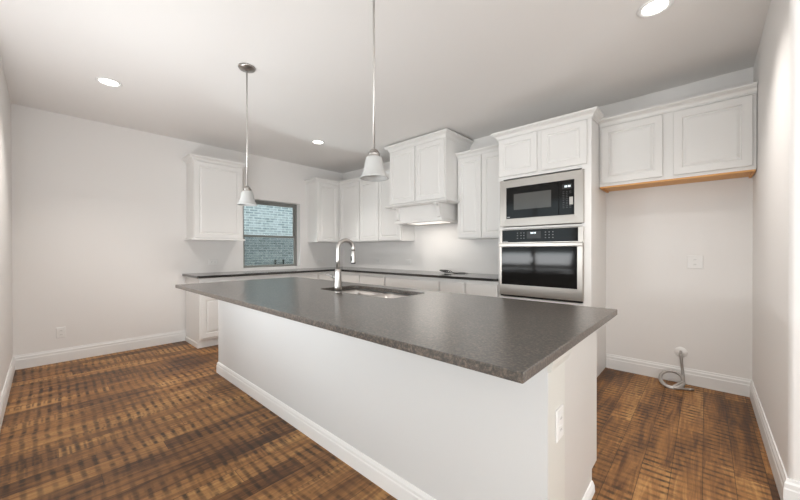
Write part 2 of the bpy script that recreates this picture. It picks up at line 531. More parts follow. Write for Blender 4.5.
# living room walls with tall window openings
w = MB()
xs = [XI - T, 3.85, 5.35, 5.75, 7.25, 7.65, 9.15, XR + T]
for i in range(0, 8, 2): w.box(xs[i], xs[i + 1], YR - T, YR, 0, H)
for i in (1, 3, 5):
    w.box(xs[i], xs[i + 1], YR - T, YR, 0, 0.5); w.box(xs[i], xs[i + 1], YR - T, YR, 2.4, H)
struct(w.build('wall_rear', M_WALL))
w = MB()
ys = [YR, -6.9, -5.3, -4.7, -3.1, RY]
for i in (0, 2, 4): w.box(XR, XR + T, ys[i], ys[i + 1], 0, H)
for i in (1, 3):
    w.box(XR, XR + T, ys[i], ys[i + 1], 0, 0.5); w.box(XR, XR + T, ys[i], ys[i + 1], 2.4, H)
struct(w.build('wall_side', M_WALL))
# baseboards
BB = [(0, 0), (0.016, 0), (0.016, 0.095), (0.013, 0.102), (0.013, 0.122), (0.008, 0.132), (0.006, 0.145), (0, 0.145)]
struct(MB().sweep([(XI, -L), (0, -L), (0, -2.668)], BB).build('baseboard_left', M_TRIM))
struct(MB().sweep([(4.493, 0), (W, 0), (W, RY), (XR, RY)], BB).build('baseboard_right', M_TRIM))

# ------------------------------------------------------------------ kitchen window
win = bpy.data.objects.new('window_1', None); COL.objects.link(win); win.location = (-0.13, (WY0 + WY1) / 2, WZ0); struct(win)
xo0, xo1 = -0.165, -0.115
fwid = 0.035
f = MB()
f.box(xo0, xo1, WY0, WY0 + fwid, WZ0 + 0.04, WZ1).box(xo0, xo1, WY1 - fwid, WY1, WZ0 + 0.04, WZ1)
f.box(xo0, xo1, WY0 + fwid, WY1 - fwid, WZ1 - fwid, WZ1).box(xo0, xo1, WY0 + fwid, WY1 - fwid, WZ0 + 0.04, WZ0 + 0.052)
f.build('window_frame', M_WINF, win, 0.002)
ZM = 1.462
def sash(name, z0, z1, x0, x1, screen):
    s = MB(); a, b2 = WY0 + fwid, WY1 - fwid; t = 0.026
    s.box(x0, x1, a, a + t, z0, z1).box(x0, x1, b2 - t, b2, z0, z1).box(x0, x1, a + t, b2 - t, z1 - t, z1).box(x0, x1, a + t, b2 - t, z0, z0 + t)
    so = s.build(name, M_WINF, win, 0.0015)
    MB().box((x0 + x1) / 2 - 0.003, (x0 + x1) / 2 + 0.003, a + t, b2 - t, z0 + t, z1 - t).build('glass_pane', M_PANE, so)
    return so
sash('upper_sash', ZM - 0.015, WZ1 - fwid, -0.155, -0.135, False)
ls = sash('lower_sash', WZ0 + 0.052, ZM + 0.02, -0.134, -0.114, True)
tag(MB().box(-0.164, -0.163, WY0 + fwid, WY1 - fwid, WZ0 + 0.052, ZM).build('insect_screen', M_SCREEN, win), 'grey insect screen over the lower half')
MB().box(-0.115, 0.0, WY0, WY1, WZ0, WZ0 + 0.04).build('window_sill', M_TRIM, win)

# added front window, and the living room windows
dr = bpy.data.objects.new('window_2', None); COL.objects.link(dr); dr.location = ((PX0 + PX1) / 2, -L - 0.08, PZ0); struct(dr)
def glazed(root, fr, u0, u1, z0, z1):
    t = 0.06; f = MB(fr); m_ = (u0 + u1) / 2
    f.box(u0, u0 + t, -0.03, 0.03, z0, z1).box(u1 - t, u1, -0.03, 0.03, z0, z1).box(u0 + t, u1 - t, -0.03, 0.03, z1 - t, z1).box(u0 + t, u1 - t, -0.03, 0.03, z0, z0 + t).box(m_ - t / 2, m_ + t / 2, -0.03, 0.03, z0 + t, z1 - t)
    f.build('frame', M_TRIM, root, 0.002)
    for a_, b_ in ((u0 + t, m_ - t / 2), (m_ + t / 2, u1 - t)):
        MB(fr).box(a_, b_, -0.003, 0.003, z0 + t, z1 - t).build('glass_pane', M_PANE, root)
glazed(dr, lambda p: Vector((p[0], -L - 0.08 + p[1], p[2])), PX0, PX1, PZ0, 2.3)
k = 3
for i in (1, 3, 5):
    o = bpy.data.objects.new('window_%d' % k, None); COL.objects.link(o); o.location = ((xs[i] + xs[i + 1]) / 2, YR - 0.07, 0.5); struct(o); k += 1
    glazed(o, lambda p: Vector((p[0], YR - 0.07 + p[1], p[2])), xs[i], xs[i + 1], 0.5, 2.4)
for i in (1, 3):
    o = bpy.data.objects.new('window_%d' % k, None); COL.objects.link(o); o.location = (XR + 0.07, (ys[i] + ys[i + 1]) / 2, 0.5); struct(o); k += 1
    glazed(o, lambda p: Vector((XR + 0.07 + p[1], p[0], p[2])), ys[i], ys[i + 1], 0.5, 2.4)

# outside
struct(MB().box(-7, 16, -16, 6, -0.35, -0.25).build('ground', M_GROUND))
nb = MB().box(-2.6, -2.4, -7, 5, -0.25, 3.4).build('neighbor_wall', M_BRICK)
tag(nb, 'pale blue-grey brick wall of the neighbouring house outside the window', 'brick wall')

# ------------------------------------------------------------------ cabinet builders
def door(parent, fr, u0, u1, z0, z1, d, name='door', stile=0.057, mt=None, t=0.02):
    """raised-panel door whose front face sits at d"""
    mt = mt or M_CAB
    a = stile
    b = MB(fr)
    b.rings([(u0, u1, z0, z1, d - t), (u0, u1, z0, z1, d - 0.004), (u0 + 0.004, u1 - 0.004, z0 + 0.004, z1 - 0.004, d),
             (u0 + a, u1 - a, z0 + a, z1 - a, d), (u0 + a + 0.006, u1 - a - 0.006, z0 + a + 0.006, z1 - a - 0.006, d - 0.010),
             (u0 + a + 0.012, u1 - a - 0.012, z0 + a + 0.012, z1 - a - 0.012, d - 0.011)], cap_first=True)
    o = b.build(name, mt, parent)
    a += 0.0125
    p = MB(fr)
    s = 0.015
    p.rings([(u0 + a, u1 - a, z0 + a, z1 - a, d - 0.0108), (u0 + a, u1 - a, z0 + a, z1 - a, d - 0.0100), (u0 + a + s, u1 - a - s, z0 + a + s, z1 - a - s, d - 0.003),
             (u0 + a + s + 0.003, u1 - a - s - 0.003, z0 + a + s + 0.003, z1 - a - s - 0.003, d - 0.002)], cap_first=True)
    p.build('raised_panel', mt, o)
    return o

def slab(parent, fr, u0, u1, z0, z1, d, name='drawer_front', mt=None, t=0.02):
    b = MB(fr)
    b.rings([(u0, u1, z0, z1, d - t), (u0, u1, z0, z1, d - 0.006), (u0 + 0.010, u1 - 0.010, z0 + 0.010, z1 - 0.010, d)], cap_first=True)
    return b.build(name, mt or M_CAB, parent)

def crown_prof(z0, z1, out=0.052):
    h = z1 - z0
    return [(0.0, z0), (0.009, z0), (0.009, z0 + 0.12 * h), (0.015, z0 + 0.16 * h), (0.018, z0 + 0.34 * h), (0.45 * out, z0 + 0.52 * h), (0.80 * out, z0 + 0.66 * h), (0.84 * out, z0 + 0.72 * h), (out, z0 + 0.76 * h), (out, z1), (0.0, z1)]

def crown(parent, fr, path, z0, z1, out=0.052, name='crown_molding'):
    b = MB()
    b.sweep(path, crown_prof(z0, z1, out))
    return b.build(name, M_CAB, parent)

UB, UT = 1.376, 2.43          # upper cabinets: bottom and top
CT0, CT1 = 2.415, 2.482       # crown band

# wall cabinet left of the window (on the left wall)
c = thing('upper_cabinet', (0, -2.34, UB), 'single white wall cabinet on the left wall, left of the window', 'cabinet')
MB(FA).box(-2.645, -2.03, 0.001, 0.31, UB, UT).build('cabinet_body', M_CAB, c, 0.0015)
door(c, FA, -2.640, -2.035, UB + 0.022, CT0 - 0.006, 0.331)
b = MB(); b.sweep([(0.001, -2.645), (0.312, -2.645), (0.312, -2.03), (0.001, -2.03)], [(0, UB - 0.004), (0.030, UB - 0.004), (0.030, UB + 0.008), (0.022, UB + 0.018), (0, UB + 0.018)])
b.build('bottom_molding', M_CAB, c)
crown(c, FA, [(0.001, -2.645), (0.312, -2.645), (0.312, -2.03), (0.001, -2.03)], CT0, CT1, 0.058)

# corner wall cabinet (L shaped)
c = thing('corner_upper_cabinet', (0.2, -0.2, UB), 'white corner wall cabinet between the window and the stove wall', 'cabinet')
MB().prism([(0.001, -0.79), (0.31, -0.79), (0.31, -0.31), (0.888, -0.31), (0.888, -0.001), (0.001, -0.001)], 'z', UB, UT).build('cabinet_body', M_CAB, c, 0.0015)
door(c, FA, -0.775, -0.365, UB + 0.012, CT0 - 0.006, 0.331)
door(c, FB, 0.365, 0.880, UB + 0.012, CT0 - 0.006, 0.331)
b = MB(); b.sweep([(0.001, -0.79), (0.312, -0.79), (0.312, -0.312), (0.888, -0.312)], crown_prof(CT0, CT1, 0.058)); b.build('crown_molding', M_CAB, c)

# two-door wall cabinet left of the hood
c = thing('upper_cabinet', (1.37, 0, UB), 'white two-door wall cabinet between the corner cabinet and the range hood', 'cabinet')
MB(FB).box(0.890, 1.858, 0.001, 0.31, UB, UT).build('cabinet_body', M_CAB, c, 0.0015)
door(c, FB, 0.900, 1.364, UB + 0.012, CT0 - 0.006, 0.331)
door(c, FB, 1.374, 1.848, UB + 0.012, CT0 - 0.006, 0.331)
b = MB(); b.sweep([(0.890, -0.312), (1.858, -0.312)], crown_prof(CT0, CT1, 0.058)); b.build('crown_molding', M_CAB, c)

# range hood cabinet
c = thing('range_hood', (2.372, 0, 1.6), 'tall white cabinet-style range hood with corbels reaching the ceiling', 'range hood')
hx0, hx1 = 1.885, 2.860
MB(FB).box(hx0, hx1, 0.001, 0.58, 1.868, 2.66).build('cabinet_body', M_CAB, c, 0.0015)
door(c, FB, 1.895, 2.362, 1.885, 2.628, 0.601)
door(c, FB, 2.382, 2.850, 1.885, 2.628, 0.601)
b = MB(); b.sweep([(hx0, -0.001), (hx0, -0.582), (hx1, -0.582), (hx1, -0.001)], crown_prof(2.636, 2.718, 0.062)); b.build('crown_molding', M_CAB, c)
b = MB(); b.sweep([(hx0, -0.35), (hx0, -0.582), (hx1, -0.582), (hx1, -0.35)], [(-0.10, 1.832), (0.034, 1.832), (0.060, 1.850), (0.060, 1.866), (-0.10, 1.866)])
b.build('mantel_ledge', M_CAB, c, 0.001)
ax0, ax1, ad = 1.988, 2.780, 0.550
MB(FB).box(ax0, ax1, 0.001, ad, 1.625, 1.850).build('apron', M_CAB, c, 0.0015)
def corbel(u0, u1):
    prof = [(ad, 1.831), (ad + 0.098, 1.831), (ad + 0.098, 1.816)]
    for k in range(0, 9):
        a = math.pi / 2 * k / 8
        prof.append((ad + 0.092 - 0.052 * math.sin(a), 1.730 + 0.082 * math.cos(a)))
    prof += [(ad + 0.036, 1.690), (ad + 0.030, 1.668), (ad + 0.018, 1.655), (ad, 1.652)]
    MB(FB).prism(prof, 'x', u0, u1).build('corbel', M_CAB, c, 0.001)
corbel(ax0 + 0.004, ax0 + 0.054); corbel(ax1 - 0.054, ax1 - 0.004)
b = MB(); b.sweep([(ax0, -0.001), (ax0, -ad), (ax1, -ad), (ax1, -0.001)], [(-0.05, 1.604), (0.022, 1.604), (0.022, 1.618), (0.012, 1.632), (-0.05, 1.632)])
b.build('bottom_rim', M_CAB, c, 0.001)
ln = MB(FB).box(ax0 + 0.05, ax1 - 0.05, 0.02, ad - 0.05, 1.612, 1.626).build('vent_insert', M_STEEL, c)
MB(FB).box(2.10, 2.67, 0.20, 0.48, 1.6085, 1.6118).build('hood_lamp', M_HOODLAMP, ln)
l = area('hood_lamp_light', (2.385, -0.34, 1.606), (0, 0, -1), 0.56, 0.24, 1.7, (1, 0.94, 0.86))

# two-door wall cabinet right of the hood
c = thing('upper_cabinet', (3.22, 0, UB), 'white two-door wall cabinet between the range hood and the oven tower', 'cabinet')
MB(FB).box(2.862, 3.576, 0.001, 0.31, UB, UT).build('cabinet_body', M_CAB, c, 0.0015)
door(c, FB, 2.878, 3.212, UB + 0.012, CT0 - 0.006, 0.331)
door(c, FB, 3.222, 3.568, UB + 0.012, CT0 - 0.006, 0.331)
b = MB(); b.sweep([(2.862, -0.312), (3.576, -0.312)], crown_prof(CT0, CT1, 0.058)); b.build('crown_molding', M_CAB, c)

# tall oven cabinet
tx0, tx1, td = 3.580, 4.490, 0.60
c = thing('oven_cabinet', (4.02, -0.3, 0), 'tall white cabinet tower holding the microwave and wall oven', 'cabinet')
ox0, ox1 = 3.640, 4.410          # appliance opening
b = MB(FB)
b.box(tx0, tx0 + 0.02, 0.001, td, 0, 2.44).box(tx1 - 0.02, tx1, 0.001, td, 0, 2.44)
b.box(tx0 + 0.02, tx1 - 0.02, 0.001, 0.02, 0.1, 2.44).box(tx0 + 0.02, tx1 - 0.02, 0.02, td, 1.99, 2.44)
b.box(tx0 + 0.02, ox0, td - 0.02, td, 0.1, 1.99).box(ox1, tx1 - 0.02, td - 0.02, td, 0.1, 1.99)
b.box(ox0, ox1, 0.02, td, 1.452, 1.472).box(ox0, ox1, 0.02, td, 0.10, 0.728)
b.box(tx0 + 0.02, tx1 - 0.02, 0.02, td - 0.06, 0, 0.1)
b.build('cabinet_body', M_CAB, c, 0.0012)
door(c, FB, 3.592, 4.002, 2.020, CT0 + 0.006, td + 0.021)
door(c, FB, 4.046, 4.456, 2.020, CT0 + 0.006, td + 0.021)
door(c, FB, 3.592, 4.021, 0.125, 0.705, td + 0.021)
door(c, FB, 4.031, 4.456, 0.125, 0.705, td + 0.021)
b = MB(); b.sweep([(tx0, -0.40), (tx0, -td - 0.002), (tx1, -td - 0.002), (tx1, -0.40)], crown_prof(2.428, 2.498, 0.060)); b.build('crown_molding', M_CAB, c)

# cabinet over the refrigerator space
c = thing('upper_cabinet', (5.01, 0, 1.83), 'white two-door wall cabinet with bare wood underside above the empty refrigerator space', 'cabinet')
MB(FB).box(4.493, W - 0.004, 0.001, 0.31, 1.840, UT).build('cabinet_body', M_CAB, c, 0.0015)
tag(MB(FB).box(4.497, W - 0.008, 0.003, 0.308, 1.834, 1.840).box(4.497, W - 0.008, 0.296, 0.308, 1.826, 1.834).box(5.522, W - 0.008, 0.003, 0.296, 1.822, 1.834).box(4.497, 4.514, 0.003, 0.296, 1.822, 1.834).build('underside_panel', M_PLY, c), 'unpainted wood underside')
door(c, FB, 4.512, 4.980, 1.866, CT0 - 0.010, 0.331)
door(c, FB, 5.052, 5.522, 1.866, CT0 - 0.010, 0.331)
b = MB(); b.sweep([(4.493, -0.312), (W - 0.004, -0.312)], crown_prof(CT0, CT1, 0.058)); b.build('crown_molding', M_CAB, c)

# ------------------------------------------------------------------ base cabinets
def base(fr, u0, u1, label, loc, ndoor, ndraw, depth=0.60, body_d0=0.022, f0=None, f1=None, end=None):
    c = thing('base_cabinet', loc, label, 'cabinet')
    b = MB(fr).box(u0, u1, body_d0, depth, 0.10, 0.882)
    b.box(u0, u1, body_d0, depth - 0.035, 0, 0.10)
    b.build('cabinet_body', M_CAB, c, 0.0015)
    f0 = u0 if f0 is None else f0; f1 = u1 if f1 is None else f1
    g = 0.022
    w = (f1 - f0) / ndoor
    for k in range(ndoor):
        door(c, fr, f0 + w * k + g / 2, f0 + w * (k + 1) - g / 2, 0.125, 0.665, depth + 0.021)
    w = (f1 - f0) / ndraw
    for k in range(ndraw):
        slab(c, fr, f0 + w * k + g / 2, f0 + w * (k + 1) - g / 2, 0.69, 0.842, depth + 0.021)
    return c
c = base(FA, -2.665, -1.935, 'white base cabinet at the free left end of the counter under the window wall', (0.3, -2.3, 0), 2, 1)
MB().sweep([(0.001, -2.665), (0.565, -2.665)], [(0, 0), (0.010, 0), (0.010, 0.05), (0.004, 0.06), (0, 0.06)]).build('shoe_molding', M_CAB, c)
base(FA, -1.933, -0.972, 'white base cabinet directly below the kitchen window', (0.3, -1.45, 0), 2, 2)
base(FA, -0.970, -0.001, 'white corner base cabinet where the two counters meet', (0.3, -0.5, 0), 1, 1, f0=-0.96, f1=-0.66)
base(FB, 0.640, 1.235, 'white base cabinet right of the counter corner, behind the faucet', (0.94, -0.3, 0), 1, 1)
base(FB, 1.237, 1.806, 'white base cabinet left of the stove position, under the wall cabinet pair', (1.52, -0.3, 0), 1, 1)
base(FB, 1.808, 2.788, 'wide white base cabinet below the range hood', (2.3, -0.3, 0), 2, 1)
base(FB, 2.790, 3.160, 'narrow white base cabinet just right of the range hood position', (2.97, -0.3, 0), 1, 1)
base(FB, 3.162, 3.576, 'white base cabinet beside the oven tower', (3.37, -0.3, 0), 1, 1)

# perimeter countertop
ct = MB().prism([(0.001, -2.700), (0.650, -2.700), (0.650, -0.650), (3.576, -0.650), (3.576, -0.001), (0.001, -0.001)], 'z', 0.884, 0.914).build('countertop', M_STONE2, None, 0.002)
tag(ct, 'L-shaped dark stone countertop running along the window and stove walls', 'countertop')

# ------------------------------------------------------------------ island
ix0, ix1, iy0, iy1 = 1.640, 4.826, -2.780, -1.985
isl = thing('island_cabinet', (3.2, -2.4, 0), 'long white kitchen island base in the middle of the room', 'kitchen island')
b = MB()
b.box(ix0, ix1, iy0, iy0 + 0.12, 0, 0.882)                         # seating side wall
b.box(ix0, ix1, iy0 + 0.12, iy1 - 0.021, 0.10, 0.70)
b.box(ix0, ix1, iy1 - 0.06, iy1 - 0.021, 0.70, 0.882).box(ix0, 2.90, iy0 + 0.12, iy1 - 0.06, 0.70, 0.882).box(3.80, ix1, iy0 + 0.12, iy1 - 0.06, 0.70, 0.882)
b.box(ix0, ix1, iy0 + 0.12, iy1 - 0.105, 0, 0.10)
b.build('island_body', M_ISL, isl, 0.002)
# end post at the near right corner
MB().box(ix0 + 0.001, ix1 + 0.026, iy0 - 0.008, iy0 - 0.0002, 0, 0.882).build('front_panel', M_ISL, isl)
p = MB(); p.box(ix1 + 0.0002, ix1 + 0.026, iy0, iy0 + 0.185, 0, 0.882)
post = p.build('corner_post', M_ISL_LIT, isl)
MB().prism([(iy0 + 0.1855, 0), (iy1 - 0.10, 0), (iy1 - 0.10, 0.105), (iy1, 0.105), (iy1, 0.882), (iy0 + 0.1855, 0.882)], 'x', ix1 + 0.0002, ix1 + 0.005).build('end_panel', M_ISL_SHADED, isl)
MB().sweep([(ix1 + 0.026, iy0 - 0.008), (ix1 + 0.026, iy0 + 0.185), (ix1 + 0.005, iy0 + 0.185)], [(0, 0.795), (0.010, 0.800), (0.018, 0.825), (0.020, 0.850), (0.020, 0.876), (0, 0.876)]).build('post_cap', M_ISL_LIT, post)
IB = [(0, 0), (0.014, 0), (0.014, 0.072), (0.011, 0.078), (0.011, 0.092), (0.005, 0.106), (0, 0.108)]
MB().sweep([(ix0, iy1 - 0.11), (ix0, iy0 - 0.008), (ix1 - 0.02, iy0 - 0.008)], IB).build('baseboard', M_TRIM, isl)
MB().sweep([(ix1 - 0.0195, iy0 - 0.008), (ix1 + 0.026, iy0 - 0.008), (ix1 + 0.026, iy0 + 0.185), (ix1 + 0.005, iy0 + 0.185)], IB).build('post_base', M_TRIM, isl)
MB().sweep([(ix1 + 0.005, iy0 + 0.20), (ix1 + 0.005, iy1 - 0.105)], [(0, 0), (0.016, 0), (0.014, 0.03), (0.006, 0.05), (0, 0.052)]).build('shoe_molding', M_TRIM, isl)
FI = lambda p: Vector((p[0], iy1 - 0.021 - 0.6 + p[1], p[2]))
nd = 6
for k in range(nd):
    u0 = ix0 + 0.02 + (ix1 - ix0 - 0.04) / nd * k
    u1 = u0 + (ix1 - ix0 - 0.04) / nd
    door(isl, FI, u0 + 0.01, u1 - 0.01, 0.125, 0.665, 0.621, mt=M_ISL)
    slab(isl, FI, u0 + 0.01, u1 - 0.01, 0.69, 0.842, 0.621, mt=M_ISL)

# island countertop with a rounded sink cut-out
cx0, cx1, cy0, cy1 = 1.660, 4.918, -3.155, -1.945
sx0, sx1, sy0, sy1 = 2.935, 3.760, -2.466, -2.080
def rrect(x0, x1, y0, y1, r, n=6):
    out = []
    for (cx, cy, a0) in ((x1 - r, y1 - r, 0), (x0 + r, y1 - r, 90), (x0 + r, y0 + r, 180), (x1 - r, y0 + r, 270)):
        for k in range(n + 1):
            a = math.radians(a0 + 90 * k / n)
            out.append((cx + r * math.cos(a), cy + r * math.sin(a)))
    return out
def slab_with_hole(outer, hole, z0, z1):
    mb = MB(); bm = mb.bm
    for z in (z0, z1):
        eo = [bm.verts.new((x, y, z)) for x, y in outer]
        eh = [bm.verts.new((x, y, z)) for x, y in hole]
        es = [bm.edges.new((eo[i], eo[(i + 1) % len(eo)])) for i in range(len(eo))]
        es += [bm.edges.new((eh[i], eh[(i + 1) % len(eh)])) for i in range(len(eh))]
        bmesh.ops.triangle_fill(bm, use_beauty=True, use_dissolve=False, edges=es)
        if z == z0: a = (eo, eh)
        else: bb = (eo, eh)
    for s in (0, 1):
        n = len(a[s])
        for i in range(n):
            bm.faces.new((a[s][i], a[s][(i + 1) % n], bb[s][(i + 1) % n], bb[s][i]))
    return mb
ic = slab_with_hole([(cx0, cy0), (cx1, cy0), (cx1, cy1), (cx0, cy1)], rrect(sx0, sx1, sy0, sy1, 0.05), 0.884, 0.914).build('countertop', M_STONE, None, 0.003)
tag(ic, 'large dark speckled stone countertop on the kitchen island', 'countertop')

# undermount double sink
sk = thing('sink', (3.34, -2.27, 0.70), 'stainless steel double-bowl sink set under the island countertop', 'sink')
def bowl(x0, x1, y0, y1, name):
    b = MB(); bm = b.bm
    levels = [(0.0, 0.879, 0.06), (0.004, 0.80, 0.058), (0.010, 0.735, 0.055), (0.024, 0.716, 0.05), (0.05, 0.710, 0.04)]
    prev = None
    for ins, z, r in levels:
        ring = [bm.verts.new((x, y, z)) for x, y in rrect(x0 + ins, x1 - ins, y0 + ins, y1 - ins, r)]
        if prev:
            for i in range(len(ring)):
                fc = bm.faces.new((prev[i], prev[(i + 1) % len(ring)], ring[(i + 1) % len(ring)], ring[i])); fc.smooth = True
        prev = ring
    bm.faces.new(prev)
    o = b.build(name, M_SINK, sk)
    s = o.modifiers.new('thick', 'SOLIDIFY'); s.thickness = 0.0015; s.offset = 0
    MB().lathe([(0.0, 0.7125), (0.032, 0.7125), (0.040, 0.7112)], 24, ((x0 + x1) / 2, (y0 + y1) / 2, 0)).build('drain', M_CHROME, o)
    return o
mid = (sx0 + sx1) / 2
bowl(sx0 - 0.005, mid - 0.012, sy0 - 0.005, sy1 + 0.005, 'left_bowl').name = 'bowl'
bowl(mid + 0.012, sx1 + 0.005, sy0 - 0.005, sy1 + 0.005, 'right_bowl').name = 'bowl'
MB().box(mid - 0.0125, mid + 0.0125, sy0 - 0.005, sy1 + 0.005, 0.862, 0.874).build('divider', M_SINK, sk, 0.004)

# faucet
fx, fy = 3.266, -2.512
fa = thing('faucet', (fx, fy, 0.914), 'brushed nickel gooseneck pull-down faucet beside the island sink', 'faucet')
MB().lathe([(0.0, 0.9142), (0.030, 0.9142), (0.030, 0.922), (0.026, 0.926)], 28, (fx, fy, 0)).build('base_ring', M_CHROME, fa)
MB().lathe([(0.0, 0.926), (0.0275, 0.926), (0.0265, 0.96), (0.0235, 1.06), (0.0225, 1.085), (0.019, 1.090)], 28, (fx, fy, 0)).build('faucet_body', M_CHROME, fa)
R_ = 0.063
sp_ = lambda t_, z_: (fx + 0.16 * t_, fy + t_, z_)          # spout leans slightly along the counter
pts = [sp_(0, 1.088), sp_(0, 1.16), sp_(0, 1.238)]
for k in range(1, 17):
    a = math.pi * k / 16
    pts.append(sp_(R_ - R_ * math.cos(a), 1.238 + R_ * math.sin(a)))
pts.append(sp_(2 * R_, 1.222))
MB().tube(pts, 0.0145, 16).build('spout', M_CHROME, fa)
ex, ey, ez = pts[-1]
hd = MB().lathe([(0.0, 0.0), (0.0155, 0.0), (0.0168, -0.006), (0.0165, -0.03), (0.0195, -0.085), (0.0195, -0.094), (0.0, -0.094)], 24, (ex, ey, ez), cap=False).build('spray_head', M_CHROME, fa)
MB().lathe([(0.0, -0.0942), (0.0165, -0.0942), (0.0150, -0.0985), (0.0, -0.0985)], 24, (ex, ey, ez), cap=False).build('nozzle', M_BLACKPL, hd)
MB().box(ex - 0.006, ex + 0.006, ey - 0.0215, ey - 0.012, ez - 0.082, ez - 0.040).build('spray_button', M_BLACKPL, hd, 0.002)
hn = MB().tube([(fx - 0.018, fy, 1.028), (fx - 0.052, fy, 1.028)], [0.016, 0.015], 16).build('handle_hub', M_NICKEL, fa)
MB().tube([(fx - 0.052, fy, 1.028), (fx - 0.058, fy - 0.004, 1.031), (fx - 0.076, fy - 0.022, 1.040), (fx - 0.086, fy - 0.045, 1.048)], [0.014, 0.011, 0.008, 0.007], 12).build('lever', M_NICKEL, hn)

# ------------------------------------------------------------------ microwave
mw = thing('microwave', (4.02, -0.6, 1.475), 'built-in microwave with wide stainless trim above the wall oven', 'microwave')
d0 = td + 0.001
mx0, mx1, mz0, mz1 = 3.606, 4.432, 1.478, 1.972
gx0, gx1, gz0, gz1 = 3.680, 4.352, 1.560, 1.893
b = MB(FB)
b.rings([(mx0, mx1, mz0, mz1, d0), (mx0, mx1, mz0, mz1, d0 + 0.018), (mx0 + 0.003, mx1 - 0.003, mz0 + 0.003, mz1 - 0.003, d0 + 0.021),
         (gx0, gx1, gz0, gz1, d0 + 0.019), (gx0, gx1, gz0, gz1, d0 + 0.004)], cap_first=False, cap_last=True)
b.build('trim_frame', M_STEEL, mw)
MB(FB).box(3.66, 4.39, 0.10, d0 - 0.001, 1.500, 1.95).build('oven_body', M_BLACKPL, mw)
gx2 = 4.215
md = MB(FB).box(gx0 + 0.002, gx2 - 0.0015, d0 + 0.004, d0 + 0.024, gz0 + 0.002, gz1 - 0.002).build('door', M_GLASSBLK, mw, 0.002)
MB(FB).box(3.766, 4.144, d0 + 0.024, d0 + 0.0245, 1.650, 1.816).build('door_window', M_WINMESH, md)
MB(FB).box(3.692, 3.722, d0 + 0.024, d0 + 0.0245, 1.574, 1.580).build('maker_mark', M_PRINT, md)
cp = MB(FB).box(gx2 + 0.0015, gx1 - 0.002, d0 + 0.004, d0 + 0.024, gz0 + 0.002, gz1 - 0.002).build('control_panel', M_GLASSBLK, mw, 0.002)
dsp = MB(FB).box(4.246, 4.332, d0 + 0.024, d0 + 0.0245, 1.808, 1.852).build('display', M_BLACKPL, cp)
dg = MB(FB)
for i, u in enumerate((4.268, 4.281, 4.297, 4.310)):
    dg.box(u, u + 0.009, d0 + 0.0245, d0 + 0.0248, 1.822, 1.840)
dg.build('digits', M_DIGIT, dsp)
for rr_ in range(5):
    for cc in range(3):
        z = 1.775 - 0.034 * rr_; u = 4.250 + 0.030 * cc
        if cc == 2 and rr_ in (1, 2, 3): continue
        k = MB(FB)
        k.box(u, u + 0.016, d0 + 0.024, d0 + 0.0244, z - 0.010, z - 0.008).box(u, u + 0.016, d0 + 0.024, d0 + 0.0244, z + 0.006, z + 0.008)
        k.build('key', M_MARK, cp)
MB(FB).box(4.310, 4.342, d0 + 0.024, d0 + 0.026, 1.655, 1.728).build('silver_patch', M_STEEL, cp, 0.001)  # raised silver rectangle on the control panel

# ------------------------------------------------------------------ wall oven
ov = thing('wall_oven', (4.02, -0.6, 0.73), 'stainless built-in wall oven with black glass door below the microwave', 'oven')
vx0, vx1 = 3.606, 4.430
MB(FB).box(3.66, 4.39, 0.08, d0 - 0.001, 0.74, 1.44).build('oven_body', M_BLACKPL, ov)
cpn = MB(FB).box(vx0, vx1, d0, d0 + 0.022, 1.300, 1.446).build('control_panel', M_STEEL, ov, 0.002)
pg = MB(FB).box(3.636, 4.385, d0 + 0.022, d0 + 0.0245, 1.310, 1.440).build('panel_glass', M_GLASSBLK, cpn, 0.001)
dd = MB(FB).box(3.905, 4.045, d0 + 0.0245, d0 + 0.0250, 1.345, 1.418).build('display', M_BLACKPL, pg)
dg = MB(FB)
for u in (3.944, 3.957, 3.974, 3.987): dg.box(u, u + 0.009, d0 + 0.0250, d0 + 0.0253, 1.394, 1.410)
dg.build('digits', M_DIGIT, dd)
for u in (3.800, 3.838, 3.868, 4.085, 4.120, 4.155):
    for z in (1.350, 1.378, 1.405):
        MB(FB).box(u, u + 0.012, d0 + 0.0245, d0 + 0.0249, z - 0.004, z + 0.004).build('key', M_MARK, pg)
MB(FB).box(3.645, 3.700, d0 + 0.0245, d0 + 0.0249, 1.316, 1.320).build('maker_mark', M_PRINT, pg)
odr = MB(FB)
odr.rings([(vx0, vx1, 0.753, 1.294, d0), (vx0, vx1, 0.753, 1.294, d0 + 0.030), (vx0 + 0.004, vx1 - 0.004, 0.757, 1.290, d0 + 0.034),
           (3.633, 4.381, 0.862, 1.262, d0 + 0.034), (3.633, 4.381, 0.862, 1.262, d0 + 0.026)], cap_first=True, cap_last=True)
odr = odr.build('door', M_STEEL, ov)
MB(FB).box(3.634, 4.380, d0 + 0.0265, d0 + 0.0345, 0.863, 1.261).build('door_glass', M_OVENGLS, odr)
hb = MB(FB)
hb.prism([(d0 + 0.048, 1.262), (d0 + 0.062, 1.262), (d0 + 0.067, 1.268), (d0 + 0.067, 1.294), (d0 + 0.062, 1.300), (d0 + 0.048, 1.300)], 'x', vx0 + 0.008, vx1 + 0.001)
hb.box(vx0 + 0.03, vx0 + 0.06, d0 + 0.034, d0 + 0.050, 1.266, 1.289).box(vx1 - 0.05, vx1 - 0.02, d0 + 0.034, d0 + 0.050, 1.266, 1.289)
hb.build('handle', M_STEEL, odr, 0.002)
MB(FB).box(vx0 + 0.006, vx1 - 0.006, d0, d0 + 0.012, 0.736, 0.7515).build('vent_grille', M_BLACKPL, ov)

